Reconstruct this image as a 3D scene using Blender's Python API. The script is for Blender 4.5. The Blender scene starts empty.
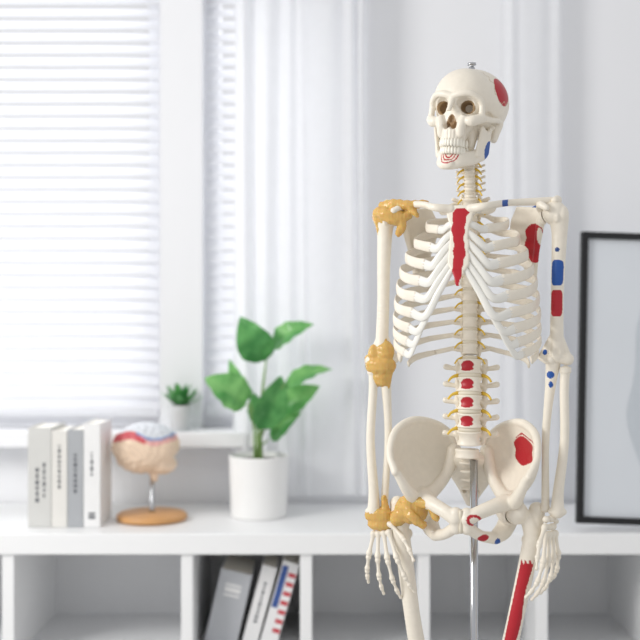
import bpy, numpy as np, math, random
from mathutils import Vector, Matrix
random.seed(4); np.random.seed(4)
SC=bpy.context.scene; COL=SC.collection
SC.view_settings.view_transform='Standard'
FP=1056.0; CD=2.2; CZ=1.28
def s2l(c):
    return tuple(((x/255)/12.92 if x/255<=0.04045 else ((x/255+0.055)/1.055)**2.4) for x in c)
def W(px,py,D): return Vector(((px-320)*D/FP, D-CD, CZ-(py-320)*D/FP))

# ---------------- materials ----------------
def mat(name,rgb,rough=0.5,metal=0.0,noise=0.04,nscale=30,trans=0.0,bump=0.0,attr=False,sss=0.0,rgb2=None,glass=0.0):
    m=bpy.data.materials.new(name); m.use_nodes=True
    nt=m.node_tree; b=nt.nodes['Principled BSDF']; out=nt.nodes['Material Output']
    b.inputs['Roughness'].default_value=rough; b.inputs['Metallic'].default_value=metal
    b.inputs['Transmission Weight'].default_value=glass
    tc=nt.nodes.new('ShaderNodeTexCoord'); no=nt.nodes.new('ShaderNodeTexNoise')
    no.inputs['Scale'].default_value=nscale; no.inputs['Detail'].default_value=4
    nt.links.new(tc.outputs['Object'],no.inputs['Vector'])
    mx=nt.nodes.new('ShaderNodeMix'); mx.data_type='RGBA'; mx.blend_type='MULTIPLY'
    mx.inputs[0].default_value=1.0
    if rgb2:
        rr=nt.nodes.new('ShaderNodeValToRGB'); rr.color_ramp.elements[0].position=0.38; rr.color_ramp.elements[1].position=0.62
        rr.color_ramp.elements[0].color=(1,1,1,1)
        a_=s2l(rgb); b_=s2l(rgb2); rr.color_ramp.elements[1].color=(*[min(1.0,b_[i]/max(a_[i],1e-4)) for i in range(3)],1)
        nt.links.new(no.outputs['Fac'],rr.inputs[0]); nt.links.new(rr.outputs[0],mx.inputs[7])
    else:
        rp=nt.nodes.new('ShaderNodeMapRange'); rp.inputs[3].default_value=1-noise*2; rp.inputs[4].default_value=1.0
        nt.links.new(no.outputs['Fac'],rp.inputs[0])
        cb=nt.nodes.new('ShaderNodeCombineColor')
        for i in range(3): nt.links.new(rp.outputs[0],cb.inputs[i])
        nt.links.new(cb.outputs[0],mx.inputs[7])
    if attr:
        a=nt.nodes.new('ShaderNodeAttribute'); a.attribute_name='Col'; nt.links.new(a.outputs['Color'],mx.inputs[6])
    else:
        mx.inputs[6].default_value=(*s2l(rgb),1)
    nt.links.new(mx.outputs[2],b.inputs['Base Color'])
    if bump:
        bp=nt.nodes.new('ShaderNodeBump'); bp.inputs['Strength'].default_value=bump; bp.inputs['Distance'].default_value=0.002
        nt.links.new(no.outputs['Fac'],bp.inputs['Height']); nt.links.new(bp.outputs[0],b.inputs['Normal'])
    if sss:
        b.inputs['Subsurface Weight'].default_value=sss; b.inputs['Subsurface Scale'].default_value=0.01
    if trans:
        t=nt.nodes.new('ShaderNodeBsdfTranslucent'); nt.links.new(mx.outputs[2],t.inputs['Color'])
        ms=nt.nodes.new('ShaderNodeMixShader'); ms.inputs[0].default_value=trans
        nt.links.new(b.outputs[0],ms.inputs[1]); nt.links.new(t.outputs[0],ms.inputs[2]); nt.links.new(ms.outputs[0],out.inputs['Surface'])
    return m
M_BONE=mat('painted_bone_plastic',(240,234,220),0.38,noise=0.06,nscale=70,attr=True,bump=0.35)
M_LIG=mat('amber_ligament',(240,196,112),0.18,noise=0.12,nscale=40,bump=0.3,sss=0.35,glass=0.15)
M_CART=mat('costal_cartilage_plastic',(240,238,231),0.22,noise=0.03)
M_NERVE=mat('yellow_nerve',(236,198,76),0.4)
M_DISC=mat('disc_plastic',(228,219,200),0.4)
M_CHROME=mat('chrome',(190,192,196),0.18,metal=1.0,noise=0.02)
M_TOOTH=mat('tooth_enamel',(246,241,228),0.3,noise=0.02)
M_WHITE=mat('white_laminate',(246,247,248),0.4,noise=0.01,nscale=8)
M_SHELFIN=mat('white_laminate_inner',(234,235,237),0.5,noise=0.01,nscale=8)
M_WALL=mat('wall_paint',(238,239,242),0.8,noise=0.012,nscale=6)
M_FLOOR=mat('floor_vinyl',(215,214,212),0.5,noise=0.05,nscale=3)
M_FRAMEW=mat('window_frame_white',(241,242,245),0.4,noise=0.01)
M_BLIND=mat('blind_slat',(243,244,247),0.5,noise=0.01,trans=0.36)
M_CURT=mat('sheer_curtain',(247,248,250),0.8,noise=0.02,trans=0.5)
M_BLACK=mat('black_metal_frame',(16,17,20),0.5)
M_PAPER=mat('poster_paper',(222,227,233),0.4,noise=0.04,nscale=4)
M_POT=mat('white_ceramic',(242,242,241),0.35,noise=0.02)
M_POTG=mat('grey_ceramic',(215,218,220),0.5,noise=0.05)
M_SOIL=mat('soil',(70,52,40),0.9,noise=0.3,bump=1)
M_LEAF=mat('leaf_green',(138,200,120),0.3,nscale=14,trans=0.3,rgb2=(84,160,82))
M_LEAF2=mat('leaf_mid_green',(104,174,98),0.32,nscale=16,trans=0.25,rgb2=(62,132,68))
M_STEM=mat('stem_green',(130,165,96),0.5)
M_WOOD=mat('varnished_wood',(222,168,110),0.4,noise=0.12,nscale=20)
M_BRAIN=mat('brain_paint',(235,210,185),0.4,attr=True,noise=0.05,nscale=50)
M_INK=mat('grey_ink',(104,106,112),0.6)
M_INKL=mat('pale_ink',(200,207,214),0.6)
BONE=np.array(s2l((243,235,220))); RED=np.array(s2l((184,20,38))); BLUE=np.array(s2l((26,84,166))); SUT=np.array(s2l((205,188,160)))

# ---------------- helpers ----------------
def link(o,parent=None):
    COL.objects.link(o)
    if parent is not None: o.parent=parent
    return o
def top(o,label,cat,group=None,kind=None):
    o['label']=label; o['category']=cat
    if group: o['group']=group
    if kind: o['kind']=kind
    return o
def empty(name,loc,label,cat,rotz=0):
    e=bpy.data.objects.new(name,None); e.empty_display_size=0.1
    e.location=loc; e.rotation_euler=(0,0,rotz); COL.objects.link(e); return top(e,label,cat)
def mkmesh(name,V,F,m,parent=None,smooth=True,col=None,center=True,mirror=False,scale=1.0):
    V=np.array(V,dtype=float)
    if mirror:
        V=V.copy(); V[:,0]*=-1; F=[tuple(reversed(f)) for f in F]
    c=None
    if col is not None: c=col(V)
    V=V*scale
    ctr=(V.min(0)+V.max(0))/2 if center else np.zeros(3)
    me=bpy.data.meshes.new(name); me.from_pydata((V-ctr).tolist(),[],[tuple(f) for f in F]); me.update()
    if smooth: me.polygons.foreach_set('use_smooth',[True]*len(me.polygons))
    if c is not None:
        a=me.color_attributes.new('Col','FLOAT_COLOR','POINT')
        a.data.foreach_set('color',np.concatenate([c,np.ones((len(c),1))],1).ravel())
    me.materials.append(m)
    o=bpy.data.objects.new(name,me); o.location=ctr
    return link(o,parent)
def join(parts):
    V=[];F=[];n=0
    for v,f in parts:
        V.append(np.array(v,dtype=float)); F+= [tuple(i+n for i in q) for q in f]; n+=len(v)
    return np.concatenate(V),F
def box(c,s,rot=None):
    c=np.array(c);s=np.array(s)/2
    v=np.array([[x,y,z] for x in(-1,1) for y in(-1,1) for z in(-1,1)])*s
    if rot is not None: v=v@np.array(rot).T
    return v+c,[(0,1,3,2),(4,6,7,5),(0,4,5,1),(2,3,7,6),(0,2,6,4),(1,5,7,3)]
def bevel(o,w,seg=2):
    b=o.modifiers.new('bevel','BEVEL'); b.width=w; b.segments=seg; b.limit_method='ANGLE'; return o
def catmull(P,n):
    P=np.array(P,dtype=float)
    if len(P)==2: t=np.linspace(0,1,n)[:,None]; return P[0]*(1-t)+P[1]*t
    Q=np.vstack([2*P[0]-P[1],P,2*P[-1]-P[-2]]); out=[]
    for u in np.linspace(0,len(P)-1,n):
        i=min(int(u),len(P)-2); t=u-i; a,b,c,d=Q[i],Q[i+1],Q[i+2],Q[i+3]
        out.append(0.5*((2*b)+(-a+c)*t+(2*a-5*b+4*c-d)*t*t+(-a+3*b-3*c+d)*t**3))
    return np.array(out)
def tube(P,ru,rv=None,up=(0,0,1),n=10,N=None):
    P=np.array(P,dtype=float)
    if N:
        P=catmull(P,N)
        ru=np.interp(np.linspace(0,1,N),np.linspace(0,1,np.size(ru)),np.atleast_1d(ru)) if np.size(ru)>1 else ru
        if rv is not None and np.size(rv)>1: rv=np.interp(np.linspace(0,1,N),np.linspace(0,1,np.size(rv)),rv)
    N=len(P)
    if rv is None: rv=ru
    ru=np.broadcast_to(np.asarray(ru,dtype=float),(N,)); rv=np.broadcast_to(np.asarray(rv,dtype=float),(N,))
    T=np.gradient(P,axis=0); T/=np.linalg.norm(T,axis=1)[:,None]+1e-9
    up=np.array(up,dtype=float); V=[];F=[]
    for i in range(N):
        s=np.cross(T[i],up); l=np.linalg.norm(s)
        if l<1e-3: s=np.cross(T[i],(1,0.01,0)); l=np.linalg.norm(s)
        s/=l; u=np.cross(s,T[i])
        for k in range(n):
            a=2*math.pi*k/n; V.append(P[i]+u*ru[i]*math.cos(a)+s*rv[i]*math.sin(a))
    for i in range(N-1):
        for k in range(n):
            k2=(k+1)%n; F.append((i*n+k,i*n+k2,(i+1)*n+k2,(i+1)*n+k))
    V.append(P[0]);V.append(P[-1]);a=N*n;b=a+1
    for k in range(n):
        k2=(k+1)%n; F.append((a,k2,k)); F.append((b,(N-1)*n+k,(N-1)*n+k2))
    return np.array(V),F
def lathe(prof,n=32,c=(0,0,0)):
    V=[];F=[];c=np.array(c)
    for r,z in prof:
        for k in range(n):
            a=2*math.pi*k/n; V.append((r*math.cos(a),r*math.sin(a),z))
    for i in range(len(prof)-1):
        for k in range(n):
            k2=(k+1)%n; F.append((i*n+k,i*n+k2,(i+1)*n+k2,(i+1)*n+k))
    F.append(tuple(reversed(range(n)))); F.append(tuple(range((len(prof)-1)*n,len(prof)*n)))
    return np.array(V)+c,F

class Field:
    def __init__(s,h): s.h=h; s.ops=[]
    def ell(s,c,r,rot=None,sub=False,kind='e'):
        r=np.array([r,r,r] if np.isscalar(r) else r,dtype=float)
        s.ops.append((np.array(c,dtype=float),r,rot,sub,kind)); return s
    def cyl(s,c,r): return s.ell(c,r,kind='c')
    def chain(s,P,R,sub=False,step=None):
        P=np.array(P,dtype=float); L=np.linalg.norm(np.diff(P,axis=0),axis=1).sum()
        R=np.atleast_1d(np.array(R,dtype=float))
        n=max(3,int(L/(step or max(1.2,R.min()*0.45)))+1)
        Q=catmull(P,n)
        rr=np.interp(np.linspace(0,1,n),np.linspace(0,1,len(R)),R)
        for q,r in zip(Q,rr): s.ell(q,r,sub=sub)
        return s
    def sheet(s,A,B,ra,rb,nu,nv,bulge=None):
        A=catmull(A,nu);B=catmull(B,nu)
        for i in range(nu):
            for j in range(nv):
                t=j/(nv-1); p=A[i]*(1-t)+B[i]*t
                if bulge is not None: p=p+np.array(bulge)*math.sin(math.pi*t)*math.sin(math.pi*i/(nu-1))**0.7
                s.ell(p,ra*(1-t)**3+rb*(1-(1-t)**3))
        return s
    def mesh(s,blur=1,waist=0.10):
        h=s.h;M=4*h
        add=[o for o in s.ops if not o[3]]
        lo=np.min([o[0]-max(o[1]) for o in add],0)-6*h; hi=np.max([o[0]+max(o[1]) for o in add],0)+6*h
        n=np.ceil((hi-lo)/h).astype(int)+1
        F=np.full(n,M)
        ax=[lo[i]+np.arange(n[i])*h for i in range(3)]
        for c,r,rot,sub,kind in s.ops:
            R=r.max()*(1.0)+M+h
            a=np.maximum(0,np.floor((c-R-lo)/h).astype(int)); b=np.minimum(n,np.ceil((c+R-lo)/h).astype(int)+1)
            if (b<=a).any(): continue
            X=(ax[0][a[0]:b[0]]-c[0])[:,None,None];Y=(ax[1][a[1]:b[1]]-c[1])[None,:,None];Z=(ax[2][a[2]:b[2]]-c[2])[None,None,:]
            if kind=='c':
                w=1-waist*(1-np.clip((Z/r[2])**2,0,1))
                k=np.sqrt((X/(r[0]*w))**2+(Y/(r[1]*w))**2)
                d=np.maximum((k-1)*min(r[0],r[1]),np.abs(Z)-r[2])
            elif r[0]==r[1]==r[2]:
                d=np.sqrt(X*X+Y*Y+Z*Z)-r[0]
            else:
                if rot is not None:
                    Rm=np.array(rot)
                    x=X*Rm[0,0]+Y*Rm[1,0]+Z*Rm[2,0]; y=X*Rm[0,1]+Y*Rm[1,1]+Z*Rm[2,1]; z=X*Rm[0,2]+Y*Rm[1,2]+Z*Rm[2,2]
                else: x,y,z=X,Y,Z
                k0=np.sqrt((x/r[0])**2+(y/r[1])**2+(z/r[2])**2)+1e-6
                k1=np.sqrt((x/r[0]**2)**2+(y/r[1]**2)**2+(z/r[2]**2)**2)+1e-6
                d=k0*(k0-1)/k1
            d=np.clip(d,-M,M)
            G=F[a[0]:b[0],a[1]:b[1],a[2]:b[2]]
            F[a[0]:b[0],a[1]:b[1],a[2]:b[2]]=np.maximum(G,-d) if sub else np.minimum(G,d)
        for _ in range(blur):
            for x in range(3):
                G=np.moveaxis(F,x,0); G[1:-1]=(G[:-2]+2*G[1:-1]+G[2:])/4
        S=F<0
        C8=[(i,j,k) for i in(0,1) for j in(0,1) for k in(0,1)]
        sh=n-1
        cnt=sum(S[i:i+sh[0],j:j+sh[1],k:k+sh[2]].astype(np.int8) for i,j,k in C8)
        mx=(cnt>0)&(cnt<8); idx=np.argwhere(mx); ids=-np.ones(sh,dtype=int); ids[mx]=np.arange(len(idx))
        pos=np.zeros((len(idx),3));num=np.zeros(len(idx))
        for A in C8:
            for x in range(3):
                if A[x]==0:
                    B=list(A);B[x]=1
                    va=F[idx[:,0]+A[0],idx[:,1]+A[1],idx[:,2]+A[2]]; vb=F[idx[:,0]+B[0],idx[:,1]+B[1],idx[:,2]+B[2]]
                    m=(va<0)!=(vb<0); t=np.zeros(len(va)); t[m]=va[m]/(va[m]-vb[m])
                    p=np.array(A,dtype=float)[None,:]+t[:,None]*(np.array(B)-np.array(A))[None,:]
                    pos[m]+=p[m]; num[m]+=1
        V=(idx+pos/num[:,None])*h+lo
        faces=[]
        for x in range(3):
            sl0=[slice(1,-1)]*3; sl1=[slice(1,-1)]*3; sl0[x]=slice(0,-1); sl1[x]=slice(1,None)
            s0=S[tuple(sl0)];s1=S[tuple(sl1)]
            e=np.argwhere(s0!=s1); ins=s0[s0!=s1]
            off=np.array([1,1,1]);off[x]=0; e=e+off
            y=(x+1)%3;z=(x+2)%3
            dy=np.zeros(3,int);dy[y]=1;dz=np.zeros(3,int);dz[z]=1
            q=[e-dy-dz,e-dz,e,e-dy]
            q=np.stack([ids[t[:,0],t[:,1],t[:,2]] for t in q],1)
            q[~ins]=q[~ins][:,::-1]
            faces.append(q)
        Fq=np.concatenate(faces)
        return V,Fq.tolist()
def rotm(ax,deg): return np.array(Matrix.Rotation(math.radians(deg),3,ax))

# =============== SKELETON ===============
YAW=math.radians(-15); OX=(466-320)/FP*CD
SK=empty('skeleton_model',(OX,0,0),'life-size white skeleton with red and blue markings on chrome stand','anatomical skeleton',YAW)
cy,sy=math.cos(YAW),math.sin(YAW)
def toloc(X,Y): return (X*cy+Y*sy, -X*sy+Y*cy)
def L(px,py,yl):
    c=toloc(0-OX,-CD); d=toloc((px-320)/FP,1.0); t=(yl/1000-c[1])/d[1]
    return np.array(((c[0]+d[0]*t)*1000, yl, (CZ+(320-py)/FP*t)*1000))
def bone(name,V,F,col=None,mirror=False,m=M_BONE,parent=SK):
    def cf(v):
        c=np.tile(BONE,(len(v),1))
        return col(v,c) if col else c
    return mkmesh(name,V,F,m,parent,col=cf,mirror=mirror,scale=0.001)
def near(v,c,r):
    c=np.array(c);r=np.array(r,dtype=float); return (((v-c)/r)**2).sum(1)

# ---- skull ----
f=Field(1.35)
f.ell((0,14,5),(76,86,70)); f.ell((0,-22,8),(63,66,62)); f.ell((0,-30,-5),(57,56,46))
f.ell((0,20,-30),(61,60,34))
f.ell((0,-56,-38),(38,26,34)); f.ell((0,-60,-58),(28,29,20)); f.ell((0,-62,-68),(26,27,12))
for sx in(-1,1):
    f.chain([(0,-86,3),(sx*20,-86,8),(sx*38,-79,8),(sx*52,-65,-2),(sx*55,-58,-16)],[7,7,6.5,6.5,6])
    f.chain([(sx*30,-80,-42),(sx*43,-77,-42),(sx*56,-61,-36)],[7,10,9])
    f.chain([(sx*55,-60,-16),(sx*56,-60,-34)],[6,7])
    f.chain([(sx*56,-60,-35),(sx*68,-38,-36),(sx*72,-15,-34),(sx*68,5,-33)],[7,5,4.6,5.5])
    f.chain([(sx*26,-80,-36),(sx*22,-82,-50),(sx*20,-80,-64)],[8,10,9])
    f.chain([(sx*58,18,-35),(sx*54,16,-62)],[13,8])
    for q in range(6):
        a=math.radians(8+14*q); f.chain([(sx*24*math.sin(a),-60-31*math.cos(a),-56),(sx*24*math.sin(a),-60-30*math.cos(a),-74)],[3.6,3.6])
f.chain([(0,-84,-2),(0,-92,-16),(0,-98,-28)],[8,5.5,4.5])
for sx in(-1,1):
    f.ell((sx*28.5,-88,-12),(20,27,14),rotm('Y',sx*6),sub=True); f.ell((sx*31,-88,-21),(18,27,13),rotm('Y',sx*14),sub=True)
    f.ell((sx*24,-62,-16),(12,24,11),sub=True)
    f.ell((sx*84,-52,-8),(22,26,30),sub=True)
    f.ell((sx*54,-58,-66),(19,30,17),sub=True)
    f.ell((sx*58,-34,-34),(8,22,14),sub=True)
    f.ell((sx*7.5,-96,-50),(8,24,8),sub=True)
f.ell((0,-98,-40),(7.5,24,14),sub=True)
for sx in(-1,1):
    f.chain([(sx*20,-34,-40),(sx*26,-34,-62),(sx*26,-36,-80)],[14,12,9]); f.ell((sx*20,-10,-52),(22,28,16))
SV,SF=f.mesh(1)
def skcol(v,c):
    c[near(v,(72,4,26),(40,27,30))<1]=RED
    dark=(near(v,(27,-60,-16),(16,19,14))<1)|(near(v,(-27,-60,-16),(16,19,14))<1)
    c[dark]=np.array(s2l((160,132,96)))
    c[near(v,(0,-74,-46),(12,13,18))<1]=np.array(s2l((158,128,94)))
    su=(np.abs(v[:,1]+22+3*np.sin(v[:,0]*0.5))<0.9)&(v[:,2]>15); c[su]=SUT
    su=(np.abs(v[:,2]-2-0.06*v[:,1]-3*np.sin(v[:,1]*0.35))<0.9)&(np.abs(v[:,0])>58)&(v[:,1]>-10); c[su]=SUT
    return c
STR=1.14
def stretch(V):
    V=np.array(V,dtype=float).copy(); m=V[:,2]<-15; V[m,2]=-15+(V[m,2]+15)*STR; return V
SKC=L(469,105,0); HR=Matrix.Rotation(math.radians(-16),3,'Z')@Matrix.Rotation(math.radians(4.5),3,'Y')
def head_bone(name,V,F,col=None,m=M_BONE,parent=SK):
    V0=np.array(V,dtype=float); c=np.tile(BONE,(len(V0),1)); c=col(V0,c) if col else c
    return mkmesh(name,stretch(V0),F,m,parent,col=lambda v:c,scale=0.001)
skull=head_bone('skull',SV,SF,skcol)
skull_c=Vector(skull.location)
skull.rotation_euler=HR.to_euler(); skull.location=HR@skull_c+Vector(SKC*0.001)
def headpart(name,V,F,col=None,m=M_BONE):
    o=head_bone(name,V,F,col,m=m,parent=skull); o.location=Vector(o.location)-skull_c; return o
f=Field(1.5)
for sx in(-1,1):
    lo_=[(0,-83,-122),(sx*13,-81,-121),(sx*25,-68,-116),(sx*37,-44,-110),(sx*45,-18,-100)]
    up_=[(0,-77,-102),(sx*14,-75,-102),(sx*25,-62,-99),(sx*36,-42,-94),(sx*44,-18,-84)]
    f.sheet(lo_,up_,6.5,5,34,8)
    f.sheet([(sx*43,-42,-98),(sx*47,-14,-98),(sx*49,-4,-90)],[(sx*52,-44,-50),(sx*53,-20,-56),(sx*54,-4,-46)],5,3.8,18,20)
    f.ell((sx*54,-3,-44),(9,6,6))
f.ell((0,-88,-119),(15,8,9))
MV,MF=f.mesh(1)
def mcol(v,c):
    c[near(v,(50,-8,-87),(14,15,19))<1]=BLUE
    d=np.sqrt(v[:,0]**2+(v[:,2]+99)**2)
    front=(v[:,1]<-66)&(v[:,2]<-101)
    for r in(8,13.5,19): c[front&(np.abs(d-r)<1.2)]=RED
    return c
headpart('mandible',MV,MF,mcol)
def teeth(z,h,cyy,ry,n):
    P=[]
    for i in range(n):
        a=math.radians(-84+168*i/(n-1)); w=4.8 if abs(i-(n-1)/2)>3 else 3.8
        c=(25*math.sin(a),cyy-ry*math.cos(a)+ (6 if abs(i-(n-1)/2)>6 else 0),z)
        v,fc=lathe([(1.2,-h),(w*0.8,-h*0.92),(w*0.96,-h*0.3),(w*0.9,0.3*h),(w*0.7,h*0.85),(w*0.3,h)],8)
        v=np.array(v); v[:,1]*=0.9
        R=rotm('Z',math.degrees(a)); v=v@R.T+np.array(c); P.append((v,fc))
    return join(P)
v,fc=teeth(-80.5,7,-58,35.5,14); headpart('upper_teeth',v,fc,m=M_TOOTH)
v,fc=teeth(-93.5,7,-54,34.5,14); headpart('lower_teeth',v,fc,m=M_TOOTH)

# ---- vertebrae ----
def vertebra(rx,ry,hh,tp,sp,h,waist,big=1.0):
    f=Field(h); f.cyl((0,0,0),(rx,ry,hh))
    for z in(-hh+1.5,hh-1.5): f.cyl((0,0,z),(rx+1.8,ry+1.8,1.9))
    for sx in(-1,1):
        f.chain([(sx*rx*0.6,ry*0.7,hh*0.3),(sx*rx*0.75,ry+6,0),(sx*rx*0.5,ry+16,-1),(0,ry+22,-2)],[hh*0.33,hh*0.35,hh*0.4,hh*0.35])
        f.chain([(sx*rx*0.7,ry+4,0),(sx*tp*0.7,ry+5,1),(sx*tp,ry+5,4)],[hh*0.36*big,hh*0.32*big,hh*0.42*big])
        f.chain([(sx*rx*0.85,ry+8,-hh*1.05),(sx*rx*1.02,ry+5,0),(sx*rx*1.0,ry+5,hh*1.1)],[hh*0.42*big,hh*0.36*big,hh*0.42*big])
    f.chain([(0,ry+20,-2),(0,ry+sp,-hh*0.7)],[hh*0.3,hh*0.4])
    return f.mesh(1,waist)
VC=vertebra(13,9.5,5.8,29,34,1.2,.24,1.25); VT=vertebra(18,13,10.8,37,44,1.6,.22); VLm=vertebra(28,19,14.8,54,46,1.7,.24,1.05)
spine=[]
for i in range(7): spine.append((L(469+0.2*i,152+7.0*i,[6,3,0,0,3,8,14][i]),'c'))
ty=[22,30,37,43,47,49,49,47,43,38,32,26]
for i in range(12): spine.append((L(470,203+13.3*i,ty[i]),'t'))
ly=[18,10,5,4,8]
for i in range(5): spine.append((L(470-0.2*i,367+17.7*i,ly[i]),'l'))
cache={}
def vert_obj(kind,marked):
    key=(kind,marked)
    V,F={'c':VC,'t':VT,'l':VLm}[kind]
    if key not in cache:
        def cf(v,c):
            if marked: c[((np.abs((v[:,0]+4)/13)**3+np.abs(v[:,2]/11)**3+0.25*np.sin(v[:,0]*.5)*np.sin(v[:,2]*.6))<1)&(v[:,1]<0)]=RED
            return c
        o=bone('vertebra',V,F,cf); cache[key]=(o,Vector(o.location)); return o,Vector(o.location)
    o0,l0=cache[key]; o=o0.copy(); COL.objects.link(o); o.parent=SK; return o,l0
for n_,(p,k) in enumerate(spine):
    o,l0=vert_obj(k,k=='l' and 19<=n_<=22)
    a=spine[max(0,n_-1)][0]; b=spine[min(len(spine)-1,n_+1)][0]; d=a-b
    tilt=-math.atan2(d[1],d[2])
    R=Matrix.Rotation(tilt,3,'X'); o.rotation_euler=(tilt,0,0)
    o.location=R@l0+Vector(p*0.001)
    if n_<len(spine)-1:
        q=spine[n_+1][0]; mid=(p+q)/2; gap=np.linalg.norm(p-q)
        r={'c':(11.5,9),'t':(16,12),'l':(24.5,17)}[k]
        hh={'c':5.6,'t':10.6,'l':14.6}[k]; g=max(1.5,gap/2-hh+0.8)
        if n_==18: g=4
        v,fc=lathe([(r[0]*0.9,-g),(r[0]*1.0,0),(r[0]*0.9,g)],24); v[:,1]*=r[1]/r[0]
        R2=rotm('X',math.degrees(tilt)); v=v@R2.T+mid
        mkmesh('spinal_disc',v,fc,M_DISC,SK,scale=0.001)
        for sx in(-1,1):
            e=r[0]
            P=[mid+np.array((sx*e*0.6,r[1]*0.9,2)),mid+np.array((sx*e*1.15,r[1]*0.5,0)),mid+np.array((sx*(e*1.4+4),r[1]*0.1,-4)),mid+np.array((sx*(e*1.5+8),-4,-12))]
            rr=np.array([2.6,2.8,2.0,1.5])*(1.45 if k=='l' else 1.0)
            v,fc=tube(P,rr,n=8,N=10); mkmesh('spinal_nerve',v,fc,M_NERVE,SK,scale=0.001)

# ---- ribs ----
Wd=[56,84,108,125,136,143,148,151,151,150,144,126]
Dd=[24,36,44,50,56,61,66,68,66,60,46,32]
PE=[150,150,150,149,148,146,144,141,137,131,114,84]
stz=[213,223,232,241,250,259,267]
def stern(py):
    t=(py-207)/(285-207); p=L(460,py,-86-40*t); p[0]=0; return p
carts={}
for i in range(12):
    vp=spine[7+i][0]; Wi=Wd[i]
    yb=[62,76,86,92,94,94,93,91,88,84,76,66][i]; yf=[-60,-80,-95,-104,-110,-112,-112,-108,-102,-94,-80,-60][i]
    yc=(yb+yf)/2; B=(yb-yf)/2
    for sx in(-1,1):
        P=[vp+np.array((sx*14,16,4)),vp+np.array((sx*30,26,3))]
        a0=22 if Wi>60 else 45
        for a in np.linspace(a0+8,PE[i],14):
            r=math.radians(a)
            x=Wi*math.sin(r)**0.8
            wob=1.2*math.sin(a*0.09+i*1.3)
            P.append(np.array((vp[0]*0.5+sx*(x+wob*0.6),yc+B*math.cos(r),wob+vp[2]-Dd[i]*((1-math.cos(r))/2)**0.9/(((1-math.cos(math.radians(PE[i])))/2)**0.9))))
        hgt=[8,9.2,10.2,10.8,10.8,10.8,10.6,10.4,10,9.2,8.2,7][i]
        v,fc=tube(P,[4.5,5]+[hgt*.76]*2+[hgt*.88]*3+[hgt]*6+[hgt*1.06],[4.5,4]+[2.7]*10+[3.2],n=12,N=46)
        E=np.array(P[-1]); T=np.array(P[-1])-np.array(P[-2]); T/=np.linalg.norm(T)
        bone('rib',v,fc)
        if i<10:
            if i<7:
                S=stern(stz[i])+np.array((sx*(20 if i==0 else 15-0.8*i),2,0))
                d=np.linalg.norm(S-E)
                Q=[E-T*4,E+T*d*0.28,(E+T*d*0.28)*0.45+S*0.55+np.array((sx*2,-2,-3 if i>3 else 0)),S]
                rr=[hgt*.98,hgt*.9,7.6,6.8] if i<5 else [hgt*.98,8.4,6.8,5.4]
            else:
                pc=carts[(i-1,sx)]; S=pc[int(len(pc)*0.50)]; d=np.linalg.norm(S-E)
                Q=[E-T*4,E+T*d*0.3,(E+T*d*0.3)*0.4+S*0.6+np.array((0,0,-3)),S]; rr=[hgt*.98,7.8,6.4,5.4]
            carts[(i,sx)]=catmull(Q,24)
            v,fc=tube(Q,rr,[3.2,3.2,3.2,3.2],n=10,N=24); mkmesh('costal_cartilage',v,fc,M_CART,SK,scale=0.001)
f=Field(1.3)
for py in np.linspace(207,285,60):
    p=stern(py); t=(py-207)/78
    w=np.interp(t,[0,0.06,0.2,0.26,0.5,0.72,0.8,0.9,1],[15,26,19,15,17,19,12,6,3])
    for x in np.arange(-w,w+0.1,3.0): f.ell(p+np.array((x,0.004*x*x,0)),3.8 if t<.8 else 2.6)
V,F=f.mesh(1)
def stc(v,c):
    z0=stern(207)[2];z1=stern(285)[2]; t=(z0-v[:,2])/(z0-z1)
    w=np.interp(t,[0,0.08,0.2,0.5,0.75,0.9,1.0],[4,20,14,12,12,9,3])*(0.92+0.10*np.sin(v[:,2]*0.13)+0.07*np.sin(v[:,2]*0.29+np.sign(v[:,0])))
    c[(np.abs(v[:,0]+1+2*np.sin(v[:,2]*0.07))<w)&(t>0.02)]=RED; return c
bone('sternum',V,F,stc)

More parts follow.
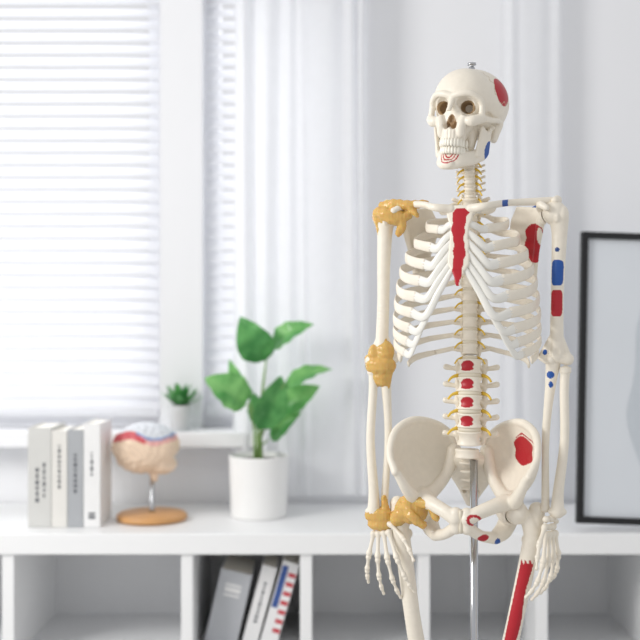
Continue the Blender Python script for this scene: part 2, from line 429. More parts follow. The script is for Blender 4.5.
# ---- shoulders / arms ----
SH={-1:L(388,217,12),1:L(556,214,12)}
EL={-1:L(381,360,12),1:L(557,358,8)}
WR={-1:L(379,514,-10),1:L(551,514,-14)}
man=stern(211)
for sx in(-1,1):
    s=SH[sx]; e=EL[sx]; w=WR[sx]
    ac=s+np.array((-sx*4,0,29))
    f=Field(1.7); f.chain([man+np.array((sx*20,4,4)),man+np.array((sx*55,-2,9)),ac*0.45+man*0.55+np.array((sx*14,16,8)),ac+np.array((-sx*6,2,-2))],[10,7.5,7,9])
    V,F=f.mesh(1)
    bone('clavicle',V,F,(lambda v,c:(c.__setitem__((v[:,0]<90)&(v[:,2]>man[2]+10)&(v[:,0]>80),BLUE),c)[1]) if sx==1 else None)
    gl=s+np.array((-sx*24,8,-2))
    sup=s+np.array((-sx*82,54,20)); inf=s+np.array((-sx*56,78,-134)); med=s+np.array((-sx*94,64,-30))
    f=Field(1.9)
    f.sheet([sup,med,inf],[gl+np.array((-sx*8,6,14)),gl+np.array((-sx*8,8,-10)),inf+np.array((sx*10,-4,2))],4,3.8,46,36,bulge=(0,8,0))
    f.chain([gl+np.array((-sx*8,8,-12)),inf+np.array((sx*4,0,0))],[9,6,6])
    f.ell(gl,(9,14,19)); f.ell(gl+np.array((sx*16,-4,2)),21,sub=True)
    f.chain([med+np.array((0,2,20)),s+np.array((-sx*40,50,18)),s+np.array((-sx*6,32,26)),ac+np.array((sx*6,6,0)),ac+np.array((sx*2,-8,-2))],[4,8,9,10,8])
    f.chain([gl+np.array((-sx*8,0,16)),s+np.array((-sx*30,-20,18)),s+np.array((-sx*18,-30,10))],[9,8,7])
    V,F=f.mesh(1)
    def sc(v,c,s=s,gl=gl):
        wv=0.2*np.sin(v[:,2]*0.2)
        c[near(v,gl+np.array((-22,30,-52)),(21,60,42))+wv<1]=RED
        c[near(v,gl+np.array((-10,30,-40)),(6,60,18))<1]=BONE
        c[(near(v,s+np.array((-40,40,22)),(14,30,8))<1)]=BLUE
        return c
    bone('scapula',V,F,sc if sx==1 else None)
    d=e-s
    f=Field(1.5)
    f.ell(s+np.array((-sx*3,0,2)),25); f.ell(s+np.array((sx*12,-4,-2)),(14,18,20)); f.ell(s+np.array((sx*2,-18,-8)),(7,8,12))
    f.chain([s+np.array((sx*6,0,-8)),s+np.array((sx*7,0,-40)),s+d*0.35+np.array((sx*4,0,0)),s+d*0.6+np.array((sx*1,0,0)),s+d*0.85,e+np.array((0,0,4))],[20,16,14,13,14,16])
    f.chain([e+np.array((-sx*30,2,2)),e+np.array((-sx*14,0,-4)),e+np.array((0,-2,-1)),e+np.array((sx*21,-2,-2))],[9,12,9,13])
    f.chain([s+d*0.82,e+np.array((-sx*27,2,8))],[10,8]); f.chain([s+d*0.82,e+np.array((sx*20,2,6))],[10,8])
    f.ell(e+np.array((0,16,10)),(9,8,10),sub=True); f.ell(e+np.array((0,-18,12)),(9,7,9),sub=True)
    f.chain([s+np.array((-sx*1,-26,-10)),s+np.array((sx*4,-18,-50))],[2.6,2],sub=True)
    V,F=f.mesh(1)
    def hc(v,c,s=s,d=d,e=e):
        t=(v[:,2]-s[2])/d[2]
        ctr=s[None,:]+np.array((4,0,0))[None,:]+d[None,:]*t[:,None]; ctr[:,0]-=3*t
        ang=np.degrees(np.arctan2(v[:,0]-ctr[:,0],-(v[:,1]-ctr[:,1])))+4
        c[((np.abs((t-0.41)/0.088)**4+np.abs(ang/62)**4)<1)]=BLUE
        c[((np.abs((t-0.62)/0.092)**4+np.abs((ang+2)/62)**4)<1)]=RED
        c[((((t-0.25)/0.016)**2+(ang/20)**2)<1)]=BLUE*0.6
        c[near(v,e+np.array((-24,-8,12)),(5,8,6))<1]=BLUE
        return c
    bone('humerus',V,F,hc if sx==1 else None)
    sp=9.5 if sx==-1 else 11.5
    ue=e+np.array((-sx*8,4,-12)); ul=w+np.array((sx*-sp*1.0,6,10))
    re=e+np.array((sx*17,-4,-24)); rl=w+np.array((sx*sp*1.1,-4,6))
    f=Field(1.7); f.ell(ue+np.array((0,10,6)),(13,11,16)); f.chain([ue,ue*0.85+ul*0.15+np.array((-sx*3,0,0)),(ue+ul)/2+np.array((-sx*7,4,0)),ul],[15,12,9,7.5,8.5]); f.ell(ul,(10,10,9))
    f.ell(e+np.array((-sx*12,-6,-4)),10)
    V,F=f.mesh(1)
    def uc(v,c,e=e):
        c[near(v,e+np.array((-13,-16,-34)),(9,18,8))<1]=BLUE
        c[near(v,e+np.array((-12,-16,-54)),(5,18,7))<1]=BLUE
        return c
    bone('ulna',V,F,uc if sx==1 else None)
    f=Field(1.7); f.cyl(re,(13,13,6)); f.chain([re,re*0.85+rl*0.15,(re+rl)/2+np.array((sx*6,0,0)),rl*0.85+re*0.15,rl],[9.5,9.5,9.5,11,14]); f.ell(rl,(19,12,10))
    V,F=f.mesh(1)
    bone('radius',V,F,None)
    if sx==-1:
        U=np.array((0.17,-0.12,-1.0)); Vv=np.array((1,-0.25,0.12)); spread=1.6; hs=1.10
    else:
        U=np.array((-0.02,-0.08,-1.0)); Vv=np.array((-0.50,-0.86,0.05)); spread=1.1; hs=1.10
    U/=np.linalg.norm(U); Vv-=U*Vv.dot(U); Vv/=np.linalg.norm(Vv); Nn=np.cross(U,Vv)
    if Nn[1]<0: Nn=-Nn
    f=Field(1.05); base=w+np.array((0,-2,0))
    def HP(u,v_,n_): return base+(U*u+Vv*v_+Nn*n_)*hs
    for u,v_,r in((9,14,7.5),(8,2,7.5),(9,-9,7),(14,-17,5.5),(21,20,7),(23,9.5,6.5),(23,-1,7.5),(23,-12,7)):
        f.ell(HP(u,v_,random.uniform(-2,2)),(r,r*0.85,r*0.95))
    fingers=[(15,9.0,(62,38,23,16)),(5,2.5,(60,42,27,17)),(-5.5,-4.5,(55,39,25,17)),(-15,-12,(50,31,18,15))]
    def phal(p,q,re_,rm): f.chain([p,p*0.8+q*0.2,(p+q)/2,p*0.2+q*0.8,q],[re_,rm,rm*0.88,rm,re_*0.95],step=1.4)
    for v0,ang,ls in fingers:
        p=HP(31,v0,0); a=math.radians(ang*spread); cur=0
        for j,l in enumerate(ls):
            l=l*hs
            cur+= [4,14,18,12][j]
            c_=math.radians(cur-12 if sx==-1 else cur-6)
            q=p+(U*math.cos(a)+Vv*math.sin(a))*math.cos(c_)*l*0.93+Nn*math.sin(c_)*l*0.93
            dd=(q-p)/np.linalg.norm(q-p); re_=[7.2,6.2,5.4,3.8][j]; rm=[4.4,4.0,3.4,2.5][j]
            if j==3: f.chain([p+dd*3,(p+q)/2,q],[4.6,2.7,3.6],step=1.2)
            else: phal(p+dd*(re_*0.75),q-dd*(re_*0.6),re_,rm)
            p=q
    p=HP(20,23,-3)
    for j,(l,ang) in enumerate(((44,36),(30,22),(22,16))):
        a=math.radians(ang*1.15); q=p+(U*math.cos(a)+Vv*math.sin(a))*l-Nn*l*0.15; dd=(q-p)/l
        phal(p+dd*4,q-dd*3,[6.8,6.2,4.4][j],[4.8,4.2,3.0][j]); p=q
    V,F=f.mesh(1); bone('hand',V,F)

# ---- ligaments ----
def lig(name,f,blur=2):
    V,F=f.mesh(blur)
    V=V+0.7*np.sin(V[:,[1,2,0]]*0.40)+0.35*np.sin(V[:,[2,0,1]]*1.0)
    mkmesh(name,V,F,M_LIG,SK,scale=0.001)
s=SH[-1]; f=Field(2.0)
f.chain([s+np.array((-18,-14,8)),s+np.array((2,-22,2)),s+np.array((24,-18,-6)),s+np.array((44,-12,2))],[12,15,15,11])
f.chain([s+np.array((-12,-6,24)),s+np.array((16,-18,26)),s+np.array((46,-24,22)),s+np.array((84,-22,24))],[9,10,10,8])
f.chain([s+np.array((18,-24,18)),s+np.array((34,-18,-18)),s+np.array((24,-8,-36))],[9,10,8])
f.ell(s+np.array((-4,0,0)),(30,24,24)); f.chain([s+np.array((46,-24,22)),s+np.array((66,-26,0))],[9,6])
f.chain([s+np.array((-20,-6,0)),s+np.array((-16,-6,-44))],[11,5])
lig('joint_ligament',f)
e=EL[-1]; f=Field(2.0)
f.ell(e+np.array((0,-2,-12)),(34,23,25)); f.ell(e+np.array((10,-4,18)),(20,17,24)); f.ell(e+np.array((-14,-4,14)),(14,15,20)); f.ell(e+np.array((2,-2,-38)),(22,17,20)); f.chain([e+np.array((-26,0,2)),e+np.array((-12,0,-54))],[10,7])
f.chain([e+np.array((4,-6,20)),e+np.array((8,-4,50))],[11,6]); f.chain([e+np.array((22,-4,-8)),e+np.array((14,-4,-60))],[9,6])
lig('joint_ligament',f)
w=WR[-1]; f=Field(1.8)
f.ell(w+np.array((0,-2,-2)),(31,18,18)); f.ell(w+np.array((4,-4,-20)),(28,16,15)); f.chain([w+np.array((-18,0,2)),w+np.array((-8,-2,42))],[11,6]); f.chain([w+np.array((16,0,2)),w+np.array((10,-2,36))],[10,6])
f.chain([w+np.array((24,-4,-12)),w+np.array((38,-8,-26))],[9,5])
lig('joint_ligament',f)

# ---- pelvis ----
f=Field(2.0)
cr=[(28,78,1000),(50,74,1040),(84,50,1062),(118,10,1066),(144,-28,1046),(149,-62,1006),(134,-84,970)]
lw=[(34,60,960),(50,46,934),(66,24,918),(82,2,908),(94,-20,908),(104,-42,916),(116,-62,938)]
f.sheet(cr,lw,7,4.2,98,64,bulge=(17,26,-8))
f.chain(cr,[9,8,7.5,9,8.5,7.5,8])
f.chain([(36,64,1000),(40,58,975),(50,46,946),(70,22,920),(88,-4,908),(100,-30,908),(114,-60,932),(129,-78,964)],[13,13,12,14,17,16,12,9])
f.ell((90,0,893),(30,34,35)); f.ell((105,-15,886),25.5,sub=True)
f.chain([(84,-28,908),(60,-54,902),(34,-70,892),(12,-78,880)],[18,15,14,15])
f.chain([(11,-77,890),(11,-74,860)],[13,13]); f.chain([(14,-72,860),(38,-50,842),(62,-14,832)],[12,11,13])
f.chain([(88,18,892),(86,26,866),(76,12,844),(64,-8,834)],[21,20,19,15])
HVm,HF=f.mesh(1)
def hipc(v,c):
    wv=0.14*np.sin(v[:,2]*0.17)+0.12*np.sin(v[:,0]*0.2+1)
    d=near(v,(110,-10,1008),(28,80,34))+wv; c[d<1]=RED
    d=near(v,(110,-10,1004),(34,80,42))+wv; c[(d>0.98)&(d<1.14)&(v[:,1]<40)&(v[:,2]>975)]=RED
    d=near(v,(100,-36,964),(14,40,15))+wv; c[d<1]=RED
    d=near(v,(24,-76,880),(17,24,13)); c[(d>0.5)&(d<1.0)]=RED
    d=near(v,(40,-50,840),(12,22,8)); c[(d<1.0)]=RED
    c[near(v,(66,-14,828),(7,20,9))<1]=BLUE
    return c
bone('hip_bone',HVm,HF,hipc)
bone('hip_bone',HVm,HF,None,mirror=True)
f=Field(1.9)
for t in np.linspace(0,1,44):
    z=996-112*t; yc_=26+62*math.sin(min(1,t*1.15)*math.pi*0.62)-30*max(0,t-.55); w=np.interp(t,[0,.12,.3,.6,.85,1],[24,46,50,30,14,5]); th=np.interp(t,[0,.15,.5,1],[9,13,11,5])
    for x in np.linspace(-w,w,max(3,int(2*w/4.5))):
        q=abs(x)/(w+1); f.ell((x,yc_+(34*(1-t)+4)*q**1.5,z-4*(1-t)*q*q),th*(1-0.22*q))
f.cyl((0,18,1000),(27,20,10))
for zz in(978,958,938,918): f.chain([(-16,17+(998-zz)*0.62,zz),(0,14+(998-zz)*0.62,zz),(16,17+(998-zz)*0.62,zz)],[3.4,3.8,3.4])
for k,(z,x) in enumerate(((968,25),(948,22),(928,17),(910,13))):
    for sx in(-1,1): f.ell((sx*x,22+14*k,z),(6,28,5.5),sub=True)
V,F=f.mesh(1); bone('sacrum',V,F)
v,fc=tube([(0,-82,898),(0,-78,852)],[9,9],[5,5],n=12,N=6); mkmesh('pubic_disc',v,fc,M_DISC,SK,scale=0.001)

# ---- legs ----
for sx in(-1,1):
    hd=np.array((sx*105,-15,886.0))
    k0=L(417 if sx==-1 else 511,640,4); tr=hd+np.array((sx*40,16,-2)); st=hd+np.array((sx*32,6,-50))
    dv=(k0-st); kn=st+dv*((470-st[2])/dv[2])
    f=Field(2.2)
    f.ell(hd,24); f.chain([hd,hd+np.array((sx*22,6,-14)),st+np.array((0,0,10))],[16,16,19])
    f.chain([tr+np.array((0,2,6)),st],[17,18]); f.ell(st+np.array((-sx*12,12,-8)),12)
    f.chain([st,st*0.8+kn*0.2,(st+kn)/2+np.array((0,-10,0)),kn*0.8+st*0.2,kn+np.array((0,0,12))],[19,17.5,17,19,26])
    for q in(-1,1): f.ell(kn+np.array((q*22,8,0)),(20,30,22))
    V,F=f.mesh(1)
    def fcx(v,c,st=st,kn=kn):
        t=(st[2]-v[:,2])/(st[2]-kn[2]); cx=st[0]+(kn[0]-st[0])*t; cyv=st[1]+(kn[1]-st[1])*t-10*np.sin(np.pi*np.clip(t,0,1))
        m=(t>0.13+0.012*np.sin(v[:,0]*.7))&(t<0.8)&(v[:,0]>cx-13)&(v[:,1]<cyv+4)
        m&=(v[:,0]<cx+11+2*np.sin(v[:,2]*0.05)); c[m]=RED; return c
    bone('femur',V,F,fcx if sx==1 else None)
    f=Field(2.4); tk=kn+np.array((0,8,-34)); ta=tk+np.array((0,10,-350))
    f.ell(tk,(38,24,14)); f.chain([tk,tk*0.85+ta*0.15,(tk+ta)/2,ta],[24,14,11,16]); f.ell(ta+np.array((-sx*14,0,-6)),(8,12,16)); V,F=f.mesh(1); bone('tibia',V,F)
    f=Field(2.2); f.chain([tk+np.array((sx*34,14,-16)),(tk+ta)/2+np.array((sx*28,12,0)),ta+np.array((sx*22,4,-16))],[9,5.5,9]); V,F=f.mesh(1); bone('fibula',V,F)
    f=Field(1.8); f.ell(kn+np.array((0,-30,14)),(20,9,21)); V,F=f.mesh(1); bone('patella',V,F)
    f=Field(2.2); f.ell(ta+np.array((0,-4,-26)),(17,22,13)); f.chain([ta+np.array((0,40,-44)),ta+np.array((0,0,-40)),ta+np.array((0,-30,-40))],[18,15,15])
    for q in range(5):
        x=(q-2)*15*sx; l=[70,72,68,62,56][q]
        f.chain([ta+np.array((x*0.6,-40,-42)),ta+np.array((x,-40-l,-54)),ta+np.array((x*1.1,-40-l-[40,34,28,24,20][q],-58))],[8,5.5,6,5,5])
    V,F=f.mesh(1); bone('foot',V,F)
hd=np.array((-105,-15,886.0)); f=Field(2.0)
f.ell(hd+np.array((-6,-8,-2)),(36,28,30)); f.chain([hd+np.array((-10,-22,10)),hd+np.array((-36,-8,-22))],[17,17]); f.chain([hd+np.array((10,-24,18)),hd+np.array((38,-38,14)),hd+np.array((50,-40,-10))],[13,10,9])
f.chain([hd+np.array((-20,-20,18)),hd+np.array((0,-36,-10)),hd+np.array((22,-32,-28))],[10,11,9])
lig('joint_ligament',f)

# ---- stand ----
pp=L(474,560,26); px_,py_=pp[0],pp[1]
v,fc=lathe([(8.5,60),(8.5,985)],28,(px_,py_,0))
pole=mkmesh('stand_pole',v,fc,M_CHROME,SK,scale=0.001); pole['label']='chrome support pole'
P=[]
for k in range(5):
    a=2*math.pi*k/5+0.3; dx,dy=math.cos(a),math.sin(a)
    P.append(tube([(px_,py_,75),(px_+dx*150,py_+dy*150,62),(px_+dx*290,py_+dy*290,58)],[16,13,11],n=12,N=10))
P.append(lathe([(30,55),(32,70),(24,95),(12,110)],24,(px_,py_,0)))
v,fc=join(P); bs=mkmesh('stand_base',v,fc,M_CHROME,SK,scale=0.001)
for k in range(5):
    a=2*math.pi*k/5+0.3; dx,dy=math.cos(a),math.sin(a); c=np.array((px_+dx*285,py_+dy*285,0))
    t=np.array((-dy,dx,0)); v,fc=join([tube([c+t*-9+(0,0,22),c+t*9+(0,0,22)],[22,22],n=20),tube([c+(0,0,22),c+(0,0,56)],[6,6],n=10)])
    mkmesh('caster',v,fc,M_BLACK,SK,scale=0.001)
tp=SKC+np.array((4,14,74)); v,fc=join([lathe([(7,-6),(7,6),(5,7),(5,12),(9,12),(9,16),(3,17)],16,tp)])
mkmesh('hanging_bolt',v,fc,M_CHROME,SK,scale=0.001)

# =============== ROOM ===============
def struct(name,V,F,m):
    o=mkmesh(name,V,F,m,smooth=False); o['kind']='structure'; return o
WD=3.5; wy=WD-CD
sillz=W(0,428,WD).z; topz=2.75
def wx(px,D=WD): return (px-320)*D/FP
xl,xr=-2.6,2.6
o1a,o1b=wx(-190),wx(160); o2a,o2b=wx(202),wx(340)
zt=2.45
P=[]
def wb(x0,x1,z0,z1): P.append(box(((x0+x1)/2,wy+0.1,(z0+z1)/2),(x1-x0,0.2,z1-z0)))
wb(xl,xr,0,sillz); wb(xl,xr,zt,topz); wb(xl,o1a,sillz,zt); wb(o1b,o2a,sillz,zt); wb(o2b,xr,sillz,zt)
v,fc=join(P); struct('wall_back',v,fc,M_WALL)
v,fc=box((0,-0.6,-0.05),(6,4.2,0.1)); struct('floor',v,fc,M_FLOOR)
sxb=wx(250)
v,fc=box(((o1a+sxb)/2,wy-0.05,sillz-0.025),(sxb-o1a+0.1,0.16,0.05)); bevel(struct('trim_1',v,fc,M_FRAMEW),0.006)
for n_,(a,b) in enumerate(((o1a,o1b),(o2a,o2b))):
    P=[]; t=0.05; yy=wy+0.12; hb=0.07
    P+= [box(((a+b)/2,yy,sillz+hb/2),(b-a,0.06,hb)),box(((a+b)/2,yy,zt-t/2),(b-a,0.06,t)),box((a+t/2,yy,(sillz+hb+zt-t)/2),(t,0.06,zt-sillz-t-hb)),box((b-t/2,yy,(sillz+hb+zt-t)/2),(t,0.06,zt-sillz-t-hb))]
    v,fc=join(P); struct('window_%d'%(n_+1),v,fc,M_FRAMEW)
    P=[]; z=sillz+0.075
    R=rotm('X',52)
    while z<zt-0.08:
        P.append(box(((a+b)/2,wy+0.045,z),(b-a-0.02,0.046,0.0025),R)); z+=0.041
    P.append(box(((a+b)/2,wy+0.045,zt-0.04),(b-a-0.01,0.05,0.05))); P.append(box(((a+b)/2,wy+0.045,sillz+0.045),(b-a-0.02,0.04,0.018)))
    v,fc=join(P); o=mkmesh('window_blind',v,fc,M_BLIND,smooth=False); top(o,'white horizontal slat blind hanging in a bright window','window blind',group='window blinds')
def curtain(pa,pb,D,z0,z1,nf,amp,label):
    xa,xb=wx(pa,D),wx(pb,D); nu=nf*24; nv=20; V=[];F=[]
    for j in range(nv+1):
        t=j/nv
        for i in range(nu+1):
            u=i/nu; ph=u*nf*2*math.pi
            V.append((xa+(xb-xa)*u+0.014*math.sin(ph*0.37+t*1.5)*(1-t*.5),D-CD+amp*math.sin(ph+1.3*math.sin(ph*0.31+0.5)+0.5*math.sin(t*3))*(0.6+0.5*math.sin(u*7+t)),z0+(z1-z0)*t))
    for j in range(nv):
        for i in range(nu):
            a=j*(nu+1)+i; F.append((a,a+1,a+nu+2,a+nu+1))
    o=mkmesh('sheer_curtain',V,F,M_CURT); top(o,label,'curtain')
curtain(232,372,3.38,0.72,2.6,7,0.016,'white sheer curtain gathered beside the window blind')
curtain(500,560,3.43,0.70,2.6,3,0.009,'narrow white curtain panel against the pale wall')

# ---- shelf ----
SD=3.0; sy0=SD-CD; sy1=wy-0.01; shz=W(0,533,SD).z
xs0,xs1=wx(-170,SD),wx(800,SD)
SHf=empty('bookcase',((xs0+xs1)/2,(sy0+sy1)/2,0),'long low white open cubby bookcase against the wall','bookcase')
def childbox(name,c,s,m,parent,bv=0.002):
    v,fc=box(c,s); o=mkmesh(name,v,fc,m,smooth=False); o.parent=parent; o.location=o.location-parent.location; bevel(o,bv); return o
childbox('top_panel',((xs0+xs1)/2,(sy0+sy1)/2-0.005,shz-0.03),(xs1-xs0+0.02,sy1-sy0+0.01,0.06),M_WHITE,SHf,0.004)
childbox('back_panel',((xs0+xs1)/2,sy1-0.01,(shz-0.06)/2),(xs1-xs0,0.015,shz-0.06),M_SHELFIN,SHf)
zb=0.30
childbox('shelf_board',((xs0+xs1)/2,(sy0+sy1)/2,zb),(xs1-xs0,sy1-sy0-0.03,0.03),M_SHELFIN,SHf)
childbox('bottom_panel',((xs0+xs1)/2,(sy0+sy1)/2,0.03),(xs1-xs0,sy1-sy0-0.03,0.06),M_WHITE,SHf)
for p in(-166,8,187,306,424,542,660,796):
    childbox('divider',(wx(p,SD),(sy0+sy1)/2-0.002,(shz-0.06)/2),(0.034,sy1-sy0-0.004,shz-0.061),M_WHITE,SHf)

# ---- books ----
def book(px0,px1,pytop,D,z0,cover,label,depth=0.17,marks=(),lean=0,group=None,dark=M_INK):
    x0,x1=wx(px0,D),wx(px1,D); zt_=W(0,pytop,D).z; h=zt_-z0; w=x1-x0; y0=D-CD
    la=math.radians(lean)
    e=empty('book',((x0+x1)/2,y0+depth/2,z0+0.001+w/2*math.sin(abs(la))),label,'book')
    if group: e['group']=group
    t=0.0025
    v,fc=join([box((-w/2+t/2,0,h/2),(t,depth,h)),box((w/2-t/2,0,h/2),(t,depth,h)),box((0,-depth/2+t/2,h/2),(w-2*t,t,h))])
    mkmesh('cover',v,fc,cover,e,smooth=False)
    v,fc=box((0,0.004,h/2),(w-2*t,depth-0.012,h-0.008)); mkmesh('pages',v,fc,M_TOOTH,e,smooth=False)
    P=[]
    for (a,b,ww,ox) in marks: P.append(box((ox*w,-depth/2-0.0006,h*(a+b)/2),(w*ww,0.001,h*(b-a))))
    if P:
        v,fc=join(P); mkmesh('spine_print',v,fc,dark,e,smooth=False)
    e.rotation_euler=(0,la,0)
    return e
MB1=mat('book_cloth_grey',(214,214,211),0.6); MB2=mat('book_cloth_cream',(232,230,225),0.6); MB3=mat('book_cloth_slate',(176,179,183),0.6); MB4=mat('book_cloth_white',(243,243,243),0.5)
def txt(a,b,w=0.18,ox=0):
    r=[];z=a
    while z<b:
        l=random.uniform(0.02,0.05); r.append((z,min(b,z+l),w*random.uniform(.7,1.1),ox)); z+=l+0.02
    return r
g='books standing on the bookcase top'
book(28,51,428,3.08,shz,MB1,'pale grey thick hardback book with dark spine lettering',marks=txt(0.25,0.6,0.14,-0.1)+txt(0.3,0.66,0.10,0.2),group=g)
book(51.6,67,431,3.08,shz,MB2,'cream paperback book with narrow dark spine lettering',marks=txt(0.4,0.85,0.2),group=g)
book(67.6,83,430,3.08,shz,MB3,'slate grey book with dark spine lettering',marks=txt(0.35,0.75,0.22),group=g)
book(83.6,100,424,3.08,shz,MB4,'white tall book with a small dark spine mark',marks=txt(0.5,0.72,0.14)+[(0.08,0.11,0.4,0),(0.12,0.14,0.4,0)],group=g)
g2='books leaning inside the bookcase'
zc=zb+0.0155
MBG=mat('box_file_grey',(192,195,200),0.5); MRD=mat('red_print',(204,70,80),0.5); MBL=mat('blue_print',(60,90,158),0.5)
book(204,236,574,3.1,zc,MBG,'grey box file leaning inside a cubby',marks=[(0.72,0.78,0.5,0),(0.80,0.83,0.5,0),(0.66,0.69,.5,0)],lean=13,group=g2,depth=0.22,dark=MB4)
book(241,256,566,3.1,zc,MB4,'white slim book leaning inside a cubby',lean=15,marks=txt(.3,.8,.2),group=g2,depth=0.2)
b=book(259,276,562,3.1,zc,MB4,'white book with red and blue printed spine leaning inside a cubby',lean=16,marks=[(0.45,0.95,0.35,-0.25)],group=g2,depth=0.2,dark=MBL)
P=[box((0.012,-0.1012,0.05+0.028*i),(0.022,0.001,0.012)) for i in range(7)]; v,fc=join(P); mkmesh('spine_stripes',v,fc,MRD,b,smooth=False)

# ---- brain model ----
D=3.2; bc=W(146,448,D); bb=W(152,0,D)
BR=empty('brain_model',(bb.x,D-CD,shz),'painted anatomical brain model on a round wooden base','anatomical model')
f=Field(4.0)
for sx in(-1,1): f.ell((0,sx*30,8),(98,44,68))
f.ell((-10,0,-30),(80,58,46)); f.ell((52,0,-48),(42,46,30)); f.chain([(14,0,-40),(26,0,-92)],[18,12])
V,F=f.mesh(2)
def gy(p): return np.sin(p[:,0]*0.16+2.2*np.sin(p[:,2]*0.07)+1.5*np.sin(p[:,1]*0.1))*np.sin(p[:,2]*0.17+2*np.sin(p[:,0]*0.06+p[:,1]*0.08))
nr=V/np.linalg.norm(V,axis=1)[:,None]; g0=gy(V); V2=V+nr*(1.6*np.tanh(2*g0))[:,None]
def bcol(v):
    c=np.tile(np.array(s2l((242,216,190))),(len(v),1)); g1=gy(v)
    d=v[:,2]+0.10*v[:,0]+8*np.sin(v[:,0]*0.05)
    c[d>26]=np.array(s2l((234,176,170))); m=(v[:,0]<10)&(d>22)&(d<44); c[m]=np.array(s2l((210,84,92)))
    c[(d>46)]=np.array(s2l((224,228,234))); c[(d>40)&(d<47)&(v[:,0]>-20)]=np.array(s2l((130,158,204)))
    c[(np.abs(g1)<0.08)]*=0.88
    return c
o=mkmesh('brain',V2,F,M_BRAIN,BR,col=bcol,scale=0.001); rel=bc-Vector(BR.location); o.location=Vector(o.location)+Vector((rel.x,0,rel.z))
v,fc=lathe([(0.088,0),(0.106,0.004),(0.106,0.016),(0.098,0.022),(0.02,0.024)],40); mkmesh('wooden_base',v,fc,M_WOOD,BR)
v,fc=lathe([(0.012,0.022),(0.007,0.035),(0.007,0.15)],16); mkmesh('support_rod',v,fc,M_CHROME,BR)

# ---- plants ----
def leafmesh(base,tip,width,facing,droop=0.15,fold=0.2,n=16):
    base=np.array(base);tip=np.array(tip); ax=tip-base; Ln=np.linalg.norm(ax); ax/=Ln
    nrm=np.array(facing,dtype=float); nrm-=ax*nrm.dot(ax); nrm/=np.linalg.norm(nrm); sd=np.cross(nrm,ax)
    V=[];F=[];m=8
    for i in range(n+1):
        t=i/n; w=width*0.5*(math.sin(math.pi*t**0.8)**0.75)*(1-0.25*t) + 0.0006
        for j in range(-m//2,m//2+1):
            q=j/(m/2); p=base+ax*Ln*t+sd*w*q+nrm*(-droop*Ln*(t-0.5)**2*2+fold*w*abs(q)**0.8+0.10*w*math.sin(t*24+q)*abs(q))
            V.append(p)
    for i in range(n):
        for j in range(m): a=i*(m+1)+j; F.append((a,a+1,a+m+2,a+m+1))
    return V,F
D=3.26; pc=W(259,0,D); pbz=shz
PL=empty('potted_plant',(pc.x,D-CD,pbz),'broad-leaved green plant in a white ceramic pot','potted plant')
hh=W(0,455,D).z-shz; r1=30*D/FP; r0=28*D/FP
prof=[(r0*0.96,0),(r0,0.004)]+[(r0+(r1-r0)*t,0.004+(hh-0.006)*t) for t in np.linspace(0.05,0.98,6)]+[(r1,hh),(r1-0.005,hh),(r1-0.007,hh-0.025),(0.01,hh-0.027)]
v,fc=lathe(prof,48); mkmesh('pot',v,fc,M_POT,PL)
v,fc=lathe([(r1-0.010,hh-0.026),(r1-0.012,hh-0.016),(0.01,hh-0.012)],24); mkmesh('soil',v,fc,M_SOIL,PL)
def Wl(px,py,dd,o): p=W(px,py,D+dd)-Vector(o.location); return np.array(p)
LV=[((248,404),(207,376),38,-0.04,(0.2,-1,0.6)),((266,362),(240,318),37,0.0,(-.3,-1,.4)),((268,346),(310,321),26,0.03,(0.2,-1,0.9)),
 ((284,384),(332,364),22,-0.02,(0,-0.7,1)),((260,430),(284,376),33,-0.05,(.5,-1,.2)),((276,414),(318,384),29,0.04,(.3,-1,.8)),((250,402),(228,362),18,0.05,(-.4,-1,.2)),((262,426),(252,392),20,0.02,(-.5,-1,0.2)),((268,440),(298,412),18,0.05,(.3,-1,.8))]
P=[]
for k,(a,b,w_,dd,fcg) in enumerate(LV):
    A=Wl(*a,dd,PL);Bq=Wl(*b,dd+random.uniform(-.05,.05),PL)
    V,F=leafmesh(A,Bq,w_*D/FP*1.1,fcg,droop=0.28,fold=0.3); mkmesh('leaf',V,F,M_LEAF if k%3!=1 else M_LEAF2,PL)
    st0=np.array((random.uniform(-.014,.014),random.uniform(-.01,.01),hh-0.02)); md=(st0+A)/2+np.array(((-A[0])*0.25,0,0.01)); P.append(tube([st0,md,A],[.0042,.0034,.0024],n=8,N=12))
v,fc=join(P); mkmesh('stem',v,fc,M_STEM,PL)
D=WD-0.06; sp_=W(181,0,D)
PS=empty('succulent_plant',(sp_.x,D-CD-0.01,sillz),'small leafy green succulent in a grey-white pot on the window sill','potted plant')
v,fc=lathe([(0.028,0),(0.034,0.004),(0.038,0.075),(0.040,0.082),(0.034,0.082),(0.032,0.07),(0.005,0.069)],28); mkmesh('pot',v,fc,M_POTG,PS)
P=[]
for k in range(16):
    a=k*2.4; el=0.25+0.9*(k/16); l=0.088*(1-0.15*el)
    d=np.array((math.cos(a)*math.cos(el),math.sin(a)*math.cos(el),math.sin(el)+0.2)); b0=np.array((0,0,0.072))
    P.append(leafmesh(b0,b0+d*l,0.036,(-d[0]*.5,-d[1]*.5,1.0),droop=-0.1))
v,fc=join(P); mkmesh('foliage',v,fc,M_LEAF2,PS)

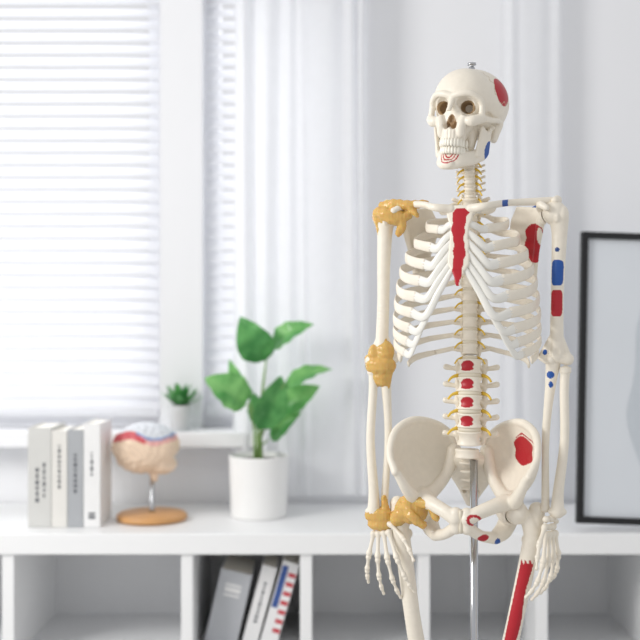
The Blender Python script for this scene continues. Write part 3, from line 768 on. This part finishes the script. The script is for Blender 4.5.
# ---- framed poster ----
D=3.03; x0=wx(576,D); x1=x0+0.62; h=W(0,236,D).z-shz-0.004
FR=empty('framed_poster',((x0+x1)/2,D-CD,shz+0.0125),'large thin black-framed pale poster leaning on the bookcase top','picture frame')
wd=x1-x0; t=0.019
v,fc=join([box((0,0,t/2),(wd,0.024,t)),box((0,0,h-t/2),(wd,0.024,t)),box((-wd/2+t/2,0,h/2),(t,0.024,h-2*t)),box((wd/2-t/2,0,h/2),(t,0.024,h-2*t))])
mkmesh('frame',v,fc,M_BLACK,FR,smooth=False)
v,fc=box((0,0.004,h/2),(wd-2*t,0.006,h-2*t)); mkmesh('poster_sheet',v,fc,M_PAPER,FR,smooth=False)
v,fc=tube([(-0.10,0,h*0.80),(-0.105,0,h*0.72),(-0.10,0,h*0.66),(-0.09,0,h*0.5),(-0.12,0,h*0.36),(-0.10,0,h*0.18)],[.02,.03,.045,.06,.05,.02],[.001]*6,up=(1,0,0),n=12,N=24)
mkmesh('poster_print',v,fc,M_INKL,FR,smooth=False)
FR.rotation_euler=(math.radians(-4),math.radians(2.0),0)

# =============== LIGHT ===============
w=bpy.data.worlds.new('studio_world'); SC.world=w; w.use_nodes=True
bg=w.node_tree.nodes['Background']; bg.inputs[0].default_value=(0.99,0.99,1.0,1); bg.inputs[1].default_value=0.68
def area(name,loc,tgt,sx,sy_,power,col=(1,1,1)):
    l=bpy.data.lights.new(name,'AREA'); l.shape='RECTANGLE'; l.size=sx; l.size_y=sy_; l.energy=power; l.color=col
    o=bpy.data.objects.new(name,l); o.location=loc; o.rotation_euler=(Vector(tgt)-Vector(loc)).to_track_quat('-Z','Y').to_euler(); COL.objects.link(o); return o
area('window_daylight',((o1a+o2b)/2,wy+0.7,1.8),((o1a+o2b)/2,0,1.6),3.2,2.4,56,(1.0,1.0,1.0))
area('key_softbox',(-2.5,-1.0,2.3),(0.3,0.2,1.2),1.1,1.1,60,(1,0.98,0.95))
# =============== CAMERA ===============
cam=bpy.data.cameras.new('camera'); cam.sensor_width=36; cam.lens=36*FP/640; co=bpy.data.objects.new('camera',cam)
co.location=(0,-CD,CZ); co.rotation_euler=(math.radians(90),0,0); COL.objects.link(co); SC.camera=co
cam.dof.use_dof=True; cam.dof.focus_distance=CD-0.03; cam.dof.aperture_fstop=2.0; cam.clip_start=0.05
